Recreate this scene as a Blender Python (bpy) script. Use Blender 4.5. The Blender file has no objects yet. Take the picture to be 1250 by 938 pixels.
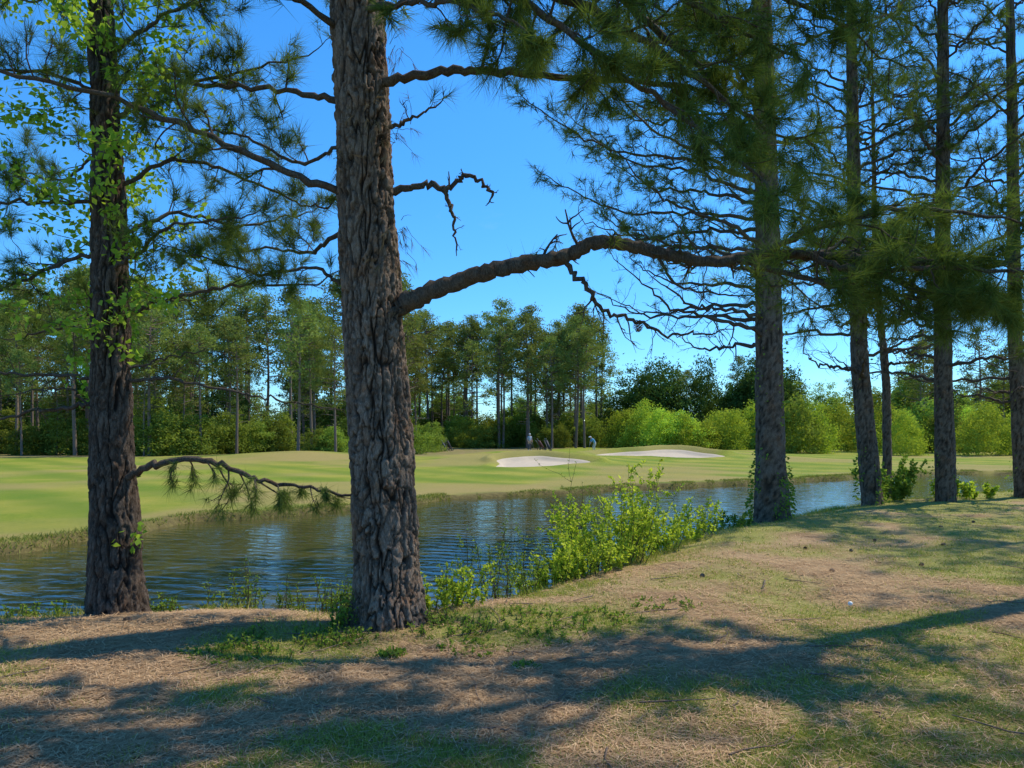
import bpy, math, numpy as np
from mathutils import Vector, noise as mnoise
rng = np.random.default_rng(11)
scene = bpy.context.scene
COL = scene.collection
def R(a,b,n=None): return rng.uniform(a,b,n)
def norm(v):
    v=np.asarray(v,float); return v/(np.linalg.norm(v,axis=-1,keepdims=True)+1e-9)
def sstep(a,b,x):
    t=np.clip((x-a)/(b-a),0,1); return t*t*(3-2*t)
_lat=np.random.default_rng(5).random((256,256))
def vnoise(x,y):
    xi=np.floor(x).astype(int); yi=np.floor(y).astype(int)
    fx=x-xi; fy=y-yi; fx=fx*fx*(3-2*fx); fy=fy*fy*(3-2*fy)
    a=_lat[xi&255,yi&255]; b=_lat[(xi+1)&255,yi&255]; c=_lat[xi&255,(yi+1)&255]; d=_lat[(xi+1)&255,(yi+1)&255]
    return (a*(1-fx)+b*fx)*(1-fy)+(c*(1-fx)+d*fx)*fy
def fbm(x,y,o=4):
    s=0;a=.5;t=0
    for i in range(o):
        s=s+a*vnoise(x*2**i+17*i,y*2**i+31*i); t+=a; a*=.5
    return s/t
# ---------------------------------------------------------------- materials
def newmat(name):
    m=bpy.data.materials.new(name); m.use_nodes=True; nt=m.node_tree; nt.nodes.clear()
    out=nt.nodes.new('ShaderNodeOutputMaterial'); return m,nt,out
def N(nt,t,**k):
    n=nt.nodes.new(t)
    for a,b in k.items(): setattr(n,a,b)
    return n
def mixc(nt,fac,a,b,mode='MIX'):
    n=nt.nodes.new('ShaderNodeMix'); n.data_type='RGBA'; n.blend_type=mode
    for s,v in ((n.inputs[0],fac),(n.inputs[6],a),(n.inputs[7],b)):
        if hasattr(v,'links'): nt.links.new(v,s)
        else: s.default_value=v if not isinstance(v,tuple) else (v+(1,))[:4]
    return n.outputs[2]
def noise_n(nt,vec,scale,detail=4,rough=.6):
    n=N(nt,'ShaderNodeTexNoise'); n.inputs['Scale'].default_value=scale; n.inputs['Detail'].default_value=detail; n.inputs['Roughness'].default_value=rough
    if vec is not None: nt.links.new(vec,n.inputs['Vector'])
    return n.outputs['Fac']
def ramp(nt,fac,a,b,c=0,d=1):
    n=N(nt,'ShaderNodeMapRange'); n.inputs[1].default_value=a; n.inputs[2].default_value=b; n.inputs[3].default_value=c; n.inputs[4].default_value=d
    nt.links.new(fac,n.inputs[0]); return n.outputs[0]
def mapping(nt,vec,sc):
    n=N(nt,'ShaderNodeMapping'); n.inputs['Scale'].default_value=sc; nt.links.new(vec,n.inputs[0]); return n.outputs[0]
def leaf_mat(name,c1,c2,trans=.35,tc=(1.2,1.25,.6),vary=False):
    m,nt,out=newmat(name)
    at=N(nt,'ShaderNodeAttribute',attribute_name='tint')
    col=mixc(nt,at.outputs['Fac'],c1,c2)
    if vary:
        oi=N(nt,'ShaderNodeObjectInfo'); v=N(nt,'ShaderNodeMapRange'); v.inputs[3].default_value=.65; v.inputs[4].default_value=1.3
        nt.links.new(oi.outputs['Random'],v.inputs[0])
        h2=N(nt,'ShaderNodeMapRange'); h2.inputs[3].default_value=.48; h2.inputs[4].default_value=.515; nt.links.new(oi.outputs['Random'],h2.inputs[0])
        hsv=N(nt,'ShaderNodeHueSaturation'); nt.links.new(col,hsv.inputs['Color']); nt.links.new(v.outputs[0],hsv.inputs['Value']); nt.links.new(h2.outputs[0],hsv.inputs['Hue'])
        col=hsv.outputs[0]
    p=N(nt,'ShaderNodeBsdfDiffuse'); nt.links.new(col,p.inputs[0])
    t=N(nt,'ShaderNodeBsdfTranslucent')
    c2_=mixc(nt,1.0,col,tc,'MULTIPLY'); nt.links.new(c2_,t.inputs[0])
    mx=N(nt,'ShaderNodeMixShader'); mx.inputs[0].default_value=trans
    nt.links.new(p.outputs[0],mx.inputs[1]); nt.links.new(t.outputs[0],mx.inputs[2]); nt.links.new(mx.outputs[0],out.inputs[0])
    return m
def plain_mat(name,c,rough=.7,var=.25,scale=20):
    m,nt,out=newmat(name)
    g=N(nt,'ShaderNodeNewGeometry'); f=noise_n(nt,g.outputs['Position'],scale)
    col=mixc(nt,f,tuple(x*(1-var) for x in c),tuple(x*(1+var) for x in c))
    p=N(nt,'ShaderNodeBsdfPrincipled'); p.inputs['Roughness'].default_value=rough; nt.links.new(col,p.inputs['Base Color'])
    nt.links.new(p.outputs[0],out.inputs[0]); return m
def bark_mat(name,dark,mid,light,crack):
    m,nt,out=newmat(name)
    g=N(nt,'ShaderNodeNewGeometry')
    st=mapping(nt,g.outputs['Position'],(1,1,.28))
    f1=noise_n(nt,st,22,7,.75); f2=noise_n(nt,st,110,5,.75); f3=noise_n(nt,g.outputs['Position'],5,4,.7)
    c=mixc(nt,ramp(nt,f1,.38,.62),dark,mid)
    c=mixc(nt,ramp(nt,f2,.42,.7),c,light)
    c=mixc(nt,ramp(nt,f3,.5,.68),c,mixc(nt,1.0,c,(1.1,.82,.64),'MULTIPLY'))
    at=N(nt,'ShaderNodeAttribute',attribute_name='tint')
    c=mixc(nt,at.outputs['Fac'],c,crack)
    p=N(nt,'ShaderNodeBsdfPrincipled'); p.inputs['Roughness'].default_value=.9; p.inputs['Specular IOR Level'].default_value=.15
    nt.links.new(c,p.inputs['Base Color'])
    b=N(nt,'ShaderNodeBump'); b.inputs['Strength'].default_value=1.; b.inputs['Distance'].default_value=.02
    s=N(nt,'ShaderNodeMath',operation='ADD'); nt.links.new(f1,s.inputs[0]); nt.links.new(f2,s.inputs[1])
    nt.links.new(s.outputs[0],b.inputs['Height']); nt.links.new(b.outputs[0],p.inputs['Normal'])
    nt.links.new(p.outputs[0],out.inputs[0]); return m
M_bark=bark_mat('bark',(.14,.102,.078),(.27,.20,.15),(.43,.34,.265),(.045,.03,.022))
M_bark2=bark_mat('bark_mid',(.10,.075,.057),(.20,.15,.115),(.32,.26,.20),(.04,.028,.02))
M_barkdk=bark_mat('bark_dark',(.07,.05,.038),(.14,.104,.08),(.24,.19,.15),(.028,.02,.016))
M_branch=bark_mat('branch_bark',(.055,.042,.032),(.115,.09,.068),(.21,.17,.135),(.03,.02,.02))
M_farbark=plain_mat('far_bark',(.17,.125,.095),.9,.3,4)
M_needle=leaf_mat('pine_needles',(.05,.095,.024),(.22,.275,.07),.36)
M_dry=leaf_mat('dry_needles',(.16,.12,.07),(.30,.24,.14),.2,tc=(1,.9,.7))
M_far=leaf_mat('far_pine_foliage',(.105,.145,.038),(.28,.31,.09),.35,vary=True)
M_fard=leaf_mat('far_dark_foliage',(.045,.085,.022),(.11,.17,.045),.3,vary=True)
M_farb=leaf_mat('far_broadleaf_foliage',(.14,.205,.036),(.31,.37,.07),.4,vary=True)
M_farbr=leaf_mat('bright_shrub_foliage',(.23,.33,.035),(.48,.56,.085),.4,vary=True)
M_leaf=leaf_mat('fresh_leaves',(.26,.37,.035),(.56,.62,.10),.5)
M_vine=leaf_mat('vine_leaves',(.20,.34,.04),(.42,.55,.09),.5)
M_weed=leaf_mat('weed_leaves',(.12,.21,.035),(.29,.38,.065),.4)
M_grass=leaf_mat('grass_blades',(.19,.25,.04),(.47,.43,.12),.3)
M_sgrass=leaf_mat('shore_grass_blades',(.15,.20,.035),(.34,.32,.10),.3)
M_straw=leaf_mat('pine_straw',(.28,.165,.085),(.66,.46,.27),.1,tc=(1,.9,.7))
# ---------------------------------------------------------------- mesh helpers
def mk_mesh(name,V,F,mat,attr=None,smooth=False):
    V=np.ascontiguousarray(V,dtype=np.float32); F=np.ascontiguousarray(F,dtype=np.int32)
    me=bpy.data.meshes.new(name); M,K=F.shape
    me.vertices.add(len(V)); me.vertices.foreach_set('co',V.ravel())
    me.loops.add(M*K); me.loops.foreach_set('vertex_index',F.ravel())
    me.polygons.add(M); me.polygons.foreach_set('loop_start',np.arange(0,M*K,K,dtype=np.int32))
    try: me.polygons.foreach_set('loop_total',np.full(M,K,dtype=np.int32))
    except Exception: pass
    if smooth: me.polygons.foreach_set('use_smooth',np.ones(M,dtype=bool))
    if attr is not None:
        a=me.attributes.new('tint','FLOAT','POINT'); a.data.foreach_set('value',np.ascontiguousarray(attr,dtype=np.float32))
    me.update(calc_edges=True)
    if mat: me.materials.append(mat)
    return me
def obj(name,me,parent=None,loc=None):
    o=bpy.data.objects.new(name,me); COL.objects.link(o)
    if parent: o.parent=parent
    if loc is not None: o.location=loc
    return o
def empty(name,loc=(0,0,0)):
    o=bpy.data.objects.new(name,None); o.empty_display_size=.3; o.location=loc; COL.objects.link(o); return o
def catmull(P,n):
    P=np.asarray(P,float); Q=np.vstack([2*P[0]-P[1],P,2*P[-1]-P[-2]]); out=[]
    for i in range(1,len(Q)-2):
        t=np.linspace(0,1,n,endpoint=False)[:,None]
        a,b,c,d=Q[i-1],Q[i],Q[i+1],Q[i+2]
        out.append(.5*((2*b)+(-a+c)*t+(2*a-5*b+4*c-d)*t**2+(-a+3*b-3*c+d)*t**3))
    out.append(P[-1][None]); return np.vstack(out)
class Plant:
    def __init__(s): s.V=[];s.F=[];s.n=0;s.tp=[];s.td=[];s.ts=[]
    def tube(s,P,rad,sides=5,rough=0):
        P=np.asarray(P,float); n=len(P)
        T=norm(np.gradient(P,axis=0)); m=np.abs(T.mean(0)); ref=np.zeros(3); ref[int(np.argmin(m))]=1
        A=norm(np.cross(T,ref)); B=np.cross(T,A)
        th=np.linspace(0,2*np.pi,sides,endpoint=False)
        rr=np.broadcast_to(rad,(n,))[:,None,None]
        if rough: rr=rr*(1+rng.normal(0,rough,(n,sides,1)))
        V=P[:,None,:]+rr*(np.cos(th)[None,:,None]*A[:,None,:]+np.sin(th)[None,:,None]*B[:,None,:])
        i=np.arange(n-1)[:,None]*sides; j=np.arange(sides)[None]; k=(j+1)%sides
        F=np.stack([i+j,i+k,i+sides+k,i+sides+j],-1).reshape(-1,4)+s.n
        s.V.append(V.reshape(-1,3)); s.F.append(F); s.n+=n*sides
    def tuft(s,p,d,sc=1.): s.tp.append(p); s.td.append(d); s.ts.append(sc)
    def twig(s,p,d,L,r,leaf,level=1,up=.1,tsc=1.,crook=.22):
        n=6; P=[np.array(p,float)]; d=norm(d)
        for i in range(n):
            d=norm(d+rng.normal(0,crook,3)+np.array([0,0,up])); P.append(P[-1]+d*L/n)
        P=np.array(P); s.tube(P,np.linspace(r,r*.35,n+1),4 if r>.006 else 3)
        has=rng.random()<leaf
        if has:
            s.tuft(P[-1],d,tsc*R(.85,1.15))
            if L>.3:
                for q in (3,4,5):
                    if rng.random()<.6: s.tuft(P[q],norm(P[q]-P[q-1]+rng.normal(0,.4,3)),tsc*R(.7,1.))
        if level>0:
            k=rng.integers(2,5)
            for i in range(k):
                q=rng.integers(2,n); t=norm(P[q]-P[q-1]); pr=norm(np.cross(t,rng.normal(0,1,3)))
                s.twig(P[q],norm(t*.7+pr*.8),L*R(.3,.55),r*.55,leaf if has or leaf>.3 else leaf*.5,level-1,up,tsc,crook)
        return P
    def limb(s,pts,r0,r1,spacing=.25,tl=.6,leaf=.5,start=.2,level=1,up=.1,tsc=1.,sides=9,jit=.012,flat=.6,fine=8,rough=.06):
        P=catmull(pts,fine); n=len(P); P[1:-1]+=rng.normal(0,jit,(n-2,3))
        cl=np.concatenate([[0],np.cumsum(np.linalg.norm(np.diff(P,axis=0),axis=1))]); u=cl/cl[-1]
        rad=r0+(r1-r0)*u**.8; rad=rad*(1+rng.normal(0,.05,n)); s.tube(P,rad,sides,rough)
        L=cl[-1]; x=start*L; side=1
        while x<L:
            i=min(int(np.searchsorted(cl,x)),n-1); t=norm(P[i]-P[max(i-1,0)])
            lat=norm(np.cross(t,[0,0,1])); pr=norm(lat*side*flat+rng.normal(0,.5,3)); side=-side
            s.twig(P[i],norm(t*.65+pr*.8),tl*R(.5,1.15)*(1-.35*x/L),max(.004,min(rad[i]*.45,.016)),leaf,level,up,tsc)
            x+=spacing*R(.5,1.5)
        s.twig(P[-1],P[-1]-P[-2],tl*.7,r1,leaf,level,up,tsc)
        return P
    def branch_obj(s,parent,mat,name='branches'):
        if s.V:
            me=mk_mesh(name,np.vstack(s.V),np.vstack(s.F),mat,None,True)
            return obj(name,me,parent)
    def needle_mesh(s,n,L,w,mat,name='needles',drop=.1):
        P=np.array(s.tp);D=norm(np.array(s.td));S=np.array(s.ts); K=len(P)
        P=np.repeat(P,n,0);D=np.repeat(D,n,0);S=np.repeat(S,n)[:,None]
        m=K*n
        o=P-D*R(0,1,(m,1))*.6*L*S
        d=norm(D*R(.4,1.5,(m,1))+norm(rng.normal(0,1,(m,3)))*.75+np.array([0,0,-drop]))
        tip=o+d*L*S*R(.65,1.05,(m,1))
        wv=norm(np.cross(d,rng.normal(0,1,(m,3))))*w*.5
        V=np.stack([o-wv,o+wv,tip],1).reshape(-1,3)
        tint=np.clip(np.repeat(R(0,1,K),n)*.5+R(0,.5,m),0,1)
        return mk_mesh(name,V,np.arange(m*3).reshape(-1,3),mat,np.repeat(tint,3))
def leaf_mesh(name,P,D,S,mat,wid=.32):
    m=len(P); D=norm(D); S=np.asarray(S)[:,None]
    w=norm(np.cross(D,rng.normal(0,1,(m,3)))); nn=np.cross(D,w)
    V=np.stack([P,P+D*S*.5+w*S*wid+nn*S*.08,P+D*S-nn*S*.1,P+D*S*.5-w*S*wid+nn*S*.08],1).reshape(-1,3)
    return mk_mesh(name,V,np.arange(m*4).reshape(-1,4),mat,np.repeat(R(0,1,m),4))
def trunk_mesh(name,pts,radii,mat,sides,dz,amp=.02,cell=.05,ztop_fine=6.,wob=.02):
    pts=np.asarray(pts,float); zc=pts[:,2]
    zs=np.concatenate([np.arange(zc[0],min(ztop_fine,zc[-1]),dz),np.arange(min(ztop_fine,zc[-1]),zc[-1]+.01,max(dz*5,.12))])
    cx=np.interp(zs,zc,pts[:,0]); cy=np.interp(zs,zc,pts[:,1]); r=np.interp(zs,zc,radii)
    k=max(3,int(.5/dz)|1); ker=np.hanning(k+2)[1:-1]; ker/=ker.sum()
    def sm(a): return np.convolve(np.pad(a,k//2,'edge'),ker,'valid')
    cx,cy,r=sm(cx),sm(cy),sm(r)
    th=np.linspace(0,2*np.pi,sides,endpoint=False); V=np.zeros((len(zs),sides,3)); C=np.zeros((len(zs),sides))
    ph=R(0,6,3); nz=mnoise.noise; vo=mnoise.voronoi
    for i,z in enumerate(zs):
        for j in range(sides):
            a=th[j]; rb=r[i]*(1+wob*math.sin(3*a+ph[0]+z*.6)+wob*math.sin(5*a+ph[1]-z*.9))
            fl=max(0,1-(z-zs[0])/.5)
            rb*=1+.16*fl*fl*(.5+.5*math.sin(5*a+ph[2]))
            x=cx[i]+rb*math.cos(a); y=cy[i]+rb*math.sin(a)
            wx=nz((x*9,y*9,z*5))*1.1; wy=nz((x*9+7,y*9,z*5))*1.1; w2=nz((x*26,y*26,z*22))*.45
            d,pp=vo((x/cell+wx+w2,y/cell+wy,z/cell*.2+wx*.5+w2))
            e=d[1]-d[0]; cr=max(0,1-e/.22); hs=math.sin(pp[0].x*12.9+pp[0].y*78.2+pp[0].z*37.7)
            g=abs(nz((x*17+wx*.5,y*17+wy*.5,z*1.9))); fu=max(0,1-g/.12); fu=fu*fu*(3-2*fu)
            f=nz((x*38,y*38,z*26))*.55+nz((x*90,y*90,z*80))*.35
            big=nz((x*4,y*4,z*1.5))
            rr=rb-amp*(.4*cr+1.0*fu)+amp*.35*f+amp*.4*big+amp*.3*hs
            V[i,j]=(cx[i]+rr*math.cos(a),cy[i]+rr*math.sin(a),z); C[i,j]=min(1,max(.6*cr,1.*fu)+max(0,-hs)*.2)
    i=np.arange(len(zs)-1)[:,None]*sides; j=np.arange(sides)[None]; kk=(j+1)%sides
    F=np.stack([i+j,i+kk,i+sides+kk,i+sides+j],-1).reshape(-1,4)
    return mk_mesh(name,V.reshape(-1,3),F,mat,C.ravel(),True)
# ---------------------------------------------------------------- terrain
NX=[-400,-60,-30,-10,-4,-1,.2,1.6,4,9.3,14,20,40,400]; NY=[-8,-2,3,6.2,7.3,7.5,8.4,10.6,14.2,19.2,22,24,27,30]
FX=[-400,-60,-30,-14,-10,-8.6,-7.5,-4.1,-1.75,2.2,10,22.5,28,40,400]; FY=[14,12,10,11,11.6,13.2,17.6,20.3,24,26.5,30.8,39,38,33,32]
BUNK=[(1.5,45.2,2.7,3.6,.6),(11.4,57.5,4.6,3.6,2.2)]
def edges(x,y):
    w=(fbm(x*.9+3,y*.9,3)-.5)*.9
    yn=np.interp(x,NX,NY); sn=(np.interp(x+.5,NX,NY)-np.interp(x-.5,NX,NY))
    yf=np.interp(x,FX,FY); sf=(np.interp(x+.5,FX,FY)-np.interp(x-.5,FX,FY))
    dn=(y-yn)/np.sqrt(1+sn**2)+w*.6; df=(yf-y)/np.sqrt(1+sf**2)+w
    return dn,df
WATER=-.5
def bedge(th,s): return 1+.15*np.sin(2*th+s)+.14*np.sin(3*th+2*s)+.08*np.sin(5*th+s)
def height(x,y):
    x=np.asarray(x,float); y=np.asarray(y,float); dn,df=edges(x,y)
    near=(fbm(x*.7,y*.7,3)-.5)*.12+(fbm(x*3,y*3,3)-.5)*.035
    zn=near-1.3*sstep(-.35,1.5,dn)-.15*sstep(-1.2,0,dn)
    lvl=-.34+.19*sstep(30,85,y)+.62*np.exp(-((x-1.4)/6)**2-((y-50.5)/5.5)**2)+.68*np.exp(-((x-13)/8)**2-((y-62.5)/6)**2)+.5*np.exp(-((x+16)/7)**2-((y-57)/6)**2)
    lvl=lvl+(fbm(x*.12,y*.12,3)-.5)*.2+(fbm(x*1.5,y*1.5,2)-.5)*.03
    for (cx,cy,rx,ry,s) in BUNK:
        q=np.sqrt(((x-cx)/rx)**2+((y-cy)/ry)**2)/bedge(np.arctan2((y-cy)/ry,(x-cx)/rx),s)
        lvl=lvl-.34*(1-sstep(.75,1.02,q))+.26*np.exp(-((q-1.15)/.13)**2)*np.where(y>cy,1.,.3)
    zf=lvl-.95*sstep(-.25,.7,df)
    return np.maximum(zn,zf)
def hz(x,y): return float(height(np.array([x]),np.array([y]))[0])
def grassmask(x,y):
    dn,df=edges(x,y); f=fbm(x*1.1+9,y*1.1+4,4)
    g=f-.48+.10*sstep(0,5,x)+.08*sstep(3.5,6,x)*sstep(5,8,y)+.28*sstep(4.6,3.2,y)*sstep(-3,1,x)+.16*sstep(4.4,3.2,y)+.25*np.exp(-((dn+.5)/.6)**2)*sstep(-.5,1,x)+.10*sstep(9,13,y)
    g=g+.6*np.exp(-((x-.3)/1.1)**2-((y-6.4)/.5)**2)+.5*np.exp(-((x+1.75)/.7)**2-((y-5.7)/.45)**2)-.10*sstep(0,-3,x)*sstep(3.6,5,y)
    return sstep(-.05,.33,g)
xs=np.concatenate([np.arange(-400,-60,20),np.arange(-60,-14,1.),np.arange(-14,18,.2),np.arange(18,60,.8),np.arange(60,401,20)])
ys=np.concatenate([np.arange(-60,0,3.),np.arange(0,34,.2),np.arange(34,40,.5),np.arange(40,62,.25),np.arange(62,95,.5),np.arange(95,900,20)])
X,Y=np.meshgrid(xs,ys); Z=height(X,Y)
nx,ny=len(xs),len(ys)
i=np.arange(ny-1)[:,None]*nx; j=np.arange(nx-1)[None]
F=np.stack([i+j,i+j+1,i+nx+j+1,i+nx+j],-1).reshape(-1,4)
me=mk_mesh('ground',np.stack([X,Y,Z],-1).reshape(-1,3),F,None,None,True)
dn,df=edges(X,Y)
farm=(df<.2).astype(float)*sstep(0,.1,dn-2)
straw_far=sstep(58,64,Y+4*(fbm(X*.1,Y*.1,2)-.5)+.25*np.maximum(0,-X-10)*.3-14*sstep(-8,0,X)-26*sstep(0,12,X))
bank=np.clip(np.exp(-((df+.05)/.42)**2)*(dn>2)+sstep(-.1,.3,dn)*(df>1),0,1)
dry=sstep(.40,.62,fbm(X*.15+5,Y*.15,3))*sstep(.3,1.5,-df)*.75+np.exp(-((X+15)/6)**2-((Y-53)/4)**2)+.6*sstep(-3.5,-.3,df)*sstep(.35,.6,fbm(X*.5,Y*.5,3))
col=np.zeros((ny,nx,4)); col[...,0]=farm; col[...,1]=np.where(farm>0,straw_far,grassmask(X,Y)); col[...,2]=bank; col[...,3]=np.clip(dry,0,1)
ca=me.color_attributes.new('zone','FLOAT_COLOR','POINT'); ca.data.foreach_set('color',col.reshape(-1).astype(np.float32))
m,nt,out=newmat('ground_cover')
at=N(nt,'ShaderNodeAttribute',attribute_name='zone'); sep=N(nt,'ShaderNodeSeparateColor'); nt.links.new(at.outputs['Color'],sep.inputs[0])
g=N(nt,'ShaderNodeNewGeometry'); pos=g.outputs['Position']
nA=noise_n(nt,pos,60,5,.7); nB=noise_n(nt,pos,9,5,.65); nC=noise_n(nt,pos,1.2,4); nD=noise_n(nt,pos,.25,5,.65)
straw=mixc(nt,ramp(nt,nA,.3,.7),(.19,.12,.06),(.58,.41,.235)); straw=mixc(nt,ramp(nt,nB,.4,.65),straw,(.44,.31,.175)); straw=mixc(nt,ramp(nt,nC,.45,.7),straw,(.25,.16,.09))
grs=mixc(nt,ramp(nt,nA,.3,.7),(.13,.16,.028),(.38,.37,.095))
gm=N(nt,'ShaderNodeMath',operation='MULTIPLY_ADD'); nt.links.new(sep.outputs[1],gm.inputs[0]); gm.inputs[1].default_value=.9; 
nb2=N(nt,'ShaderNodeMath',operation='SUBTRACT'); nt.links.new(nB,nb2.inputs[0]); nb2.inputs[1].default_value=.55; nt.links.new(nb2.outputs[0],gm.inputs[2]); gm.use_clamp=True
near=mixc(nt,gm.outputs[0],straw,grs)
fw=mixc(nt,ramp(nt,nB,.3,.7),(.145,.205,.02),(.235,.275,.03)); fw=mixc(nt,ramp(nt,nD,.38,.62),fw,(.31,.29,.05)); 
wv=N(nt,'ShaderNodeTexWave',bands_direction='DIAGONAL'); wv.inputs['Scale'].default_value=.12; wv.inputs['Distortion'].default_value=1.; nt.links.new(pos,wv.inputs['Vector'])
fw=mixc(nt,ramp(nt,wv.outputs['Fac'],.2,1.6),fw,(.10,.18,.018))
fw=mixc(nt,at.outputs['Alpha'],fw,mixc(nt,nB,(.25,.21,.06),(.38,.29,.11)))
fw=mixc(nt,sep.outputs[1],fw,mixc(nt,ramp(nt,nC,.35,.65),(.16,.17,.04),(.27,.19,.10)))
c=mixc(nt,sep.outputs[0],near,fw)
c=mixc(nt,sep.outputs[2],c,mixc(nt,ramp(nt,nB,.3,.7),(.08,.06,.028),(.20,.165,.06)))
p=N(nt,'ShaderNodeBsdfPrincipled'); p.inputs['Roughness'].default_value=.95; p.inputs['Specular IOR Level'].default_value=.1; nt.links.new(c,p.inputs['Base Color'])
b=N(nt,'ShaderNodeBump'); b.inputs['Strength'].default_value=.8; b.inputs['Distance'].default_value=.03; nt.links.new(nA,b.inputs['Height']); nt.links.new(b.outputs[0],p.inputs['Normal'])
nt.links.new(p.outputs[0],out.inputs[0]); me.materials.append(m)
obj('ground',me)
# ---------------------------------------------------------------- water
wy=np.array([[-120,-12],[60,-12],[60,45],[-120,45]],float)
me=mk_mesh('pond_water',np.array([[a,b,WATER] for a,b in wy]),np.array([[0,1,2,3]]),None)
m,nt,out=newmat('pond_water'); g=N(nt,'ShaderNodeNewGeometry')
p=N(nt,'ShaderNodeBsdfPrincipled'); p.inputs['Base Color'].default_value=(.06,.058,.018,1); p.inputs['Roughness'].default_value=.02; p.inputs['IOR'].default_value=1.33; p.inputs['Specular IOR Level'].default_value=.62
mp=mapping(nt,g.outputs['Position'],(1.0,2.2,1)); 
w1=N(nt,'ShaderNodeTexNoise'); w1.inputs['Scale'].default_value=1.7; w1.inputs['Detail'].default_value=4; w1.inputs['Distortion'].default_value=.9; nt.links.new(mp,w1.inputs['Vector'])
w2=N(nt,'ShaderNodeTexWave',bands_direction='Y'); w2.inputs['Scale'].default_value=.9; w2.inputs['Distortion'].default_value=7; w2.inputs['Detail'].default_value=3; w2.inputs['Detail Scale'].default_value=1.0
mp2=N(nt,'ShaderNodeMapping'); mp2.inputs['Rotation'].default_value=(0,0,.35); nt.links.new(g.outputs['Position'],mp2.inputs[0]); nt.links.new(mp2.outputs[0],w2.inputs['Vector'])
ad=N(nt,'ShaderNodeMath',operation='MULTIPLY_ADD'); nt.links.new(w2.outputs['Fac'],ad.inputs[0]); ad.inputs[1].default_value=.28; nt.links.new(w1.outputs['Fac'],ad.inputs[2])
b=N(nt,'ShaderNodeBump'); b.inputs['Strength'].default_value=.22; b.inputs['Distance'].default_value=.05; nt.links.new(ad.outputs[0],b.inputs['Height']); nt.links.new(b.outputs[0],p.inputs['Normal'])
nt.links.new(p.outputs[0],out.inputs[0]); me.materials.append(m); obj('pond_water',me)
# ---------------------------------------------------------------- bunkers
M_sand=plain_mat('bunker_sand',(.50,.405,.285),.95,.16,3)
def bunker(cx,cy,rx,ry,seed):
    n=96; rings=18; th=np.linspace(0,2*np.pi,n,endpoint=False); e=bedge(th,seed)*.97; V=[]
    for k in range(rings+1):
        f=k/rings; x=cx+rx*e*f*np.cos(th); y=cy+ry*e*f*np.sin(th); z=height(x,y)+.04
        if k==rings: z=z-.12
        V.append(np.stack([x,y,z],-1))
    V=np.vstack(V); i=np.arange(rings)[:,None]*n; j=np.arange(n)[None]; kk=(j+1)%n
    F=np.stack([i+j,i+n+j,i+n+kk,i+kk],-1).reshape(-1,4)
    obj('sand_bunker',mk_mesh('sand_bunker',V,F,M_sand,None,True))
for b_ in BUNK: bunker(*b_)
# ---------------------------------------------------------------- main pine
def tree_root(): return empty('pine_tree')
def finish(T,root,nn,L,w,mat_n):
    T.branch_obj(root,M_branch)
    if T.tp: obj('needles',T.needle_mesh(nn,L,w,mat_n),root)
T=Plant(); root=tree_root()
me=trunk_mesh('trunk',[(-1.06,6.5,-.25),(-1.07,6.5,0),(-1.10,6.5,.4),(-1.14,6.5,1.4),(-1.21,6.5,2.5),(-1.27,6.5,3.6),(-1.34,6.5,5.2),(-1.5,6.5,9),(-1.6,6.4,16)],
  [.40,.345,.285,.27,.258,.243,.232,.17,.03],M_bark,220,.013,.038,.06,ztop_fine=5.7)
obj('trunk',me,root)
T.limb([(-1.05,6.45,2.66),(-.75,6.4,2.80),(-.18,6.4,3.0),(.39,6.4,3.11),(.80,6.35,3.24),(1.25,6.35,3.14),(1.68,6.3,3.06),(2.11,6.3,3.12),(2.6,6.2,3.08),(3.1,6.0,3.0),(3.7,5.8,2.9)],.085,.024,.17,.36,.2,.2,1,up=.0,sides=14,jit=.008,fine=14,rough=.07)
for pts in ([(2.1,6.3,3.12),(2.6,6.0,3.3),(3.1,5.8,3.35),(3.8,5.7,3.25)],[(1.9,6.3,3.08),(2.4,6.2,2.9),(2.9,6.0,2.75),(3.5,5.9,2.65)],[(2.4,6.2,3.1),(2.8,5.9,2.9),(3.3,5.6,2.85),(4.0,5.4,2.75)],
  [(2.6,6.2,3.08),(3.2,6.4,3.15),(3.8,6.6,3.0),(4.6,6.7,2.8)],[(2.3,6.2,3.1),(2.7,6.6,3.2),(3.2,6.9,3.4),(3.8,7.2,3.4)],[(2.8,6.1,3.05),(3.3,6.1,2.8),(3.8,6.1,2.6),(4.2,6.1,2.45)]):
    T.limb(pts,.03,.010,.135,.68,.9,.1,2,up=.02,tsc=1.08)
T.limb([(.46,6.38,3.08),(.62,6.3,2.85),(.80,6.3,2.64),(1.04,6.25,2.55),(1.3,6.25,2.44),(1.62,6.2,2.43)],.026,.008,.13,.34,.06,.2,1,up=-.02)
T.limb([(1.25,6.35,3.1),(1.45,6.3,2.85),(1.9,6.2,2.75)],.015,.006,.14,.3,.25,.2,1,up=0)
T.limb([(-1.05,6.5,3.72),(-.75,6.5,3.77),(-.55,6.5,3.75),(-.42,6.5,3.86),(-.28,6.5,3.80),(-.17,6.5,3.68)],.034,.012,.2,.16,0,.4,1)
T.limb([(-.58,6.5,3.75),(-.54,6.5,3.58),(-.50,6.5,3.45),(-.48,6.5,3.25)],.022,.008,.12,.14,0,.3,1,up=-.05)
T.limb([(-1.05,6.4,4.24),(-.85,6.3,4.26),(-.6,6.25,4.38)],.022,.006,.15,.2,.1,.4,1)
T.limb([(-1.1,6.4,4.62),(-.6,6.3,4.66),(-.18,6.2,4.62),(.54,6.1,4.5),(1.25,6.0,4.42),(1.8,5.9,4.2)],.045,.014,.14,.65,.82,.3,2,up=.0)
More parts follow.
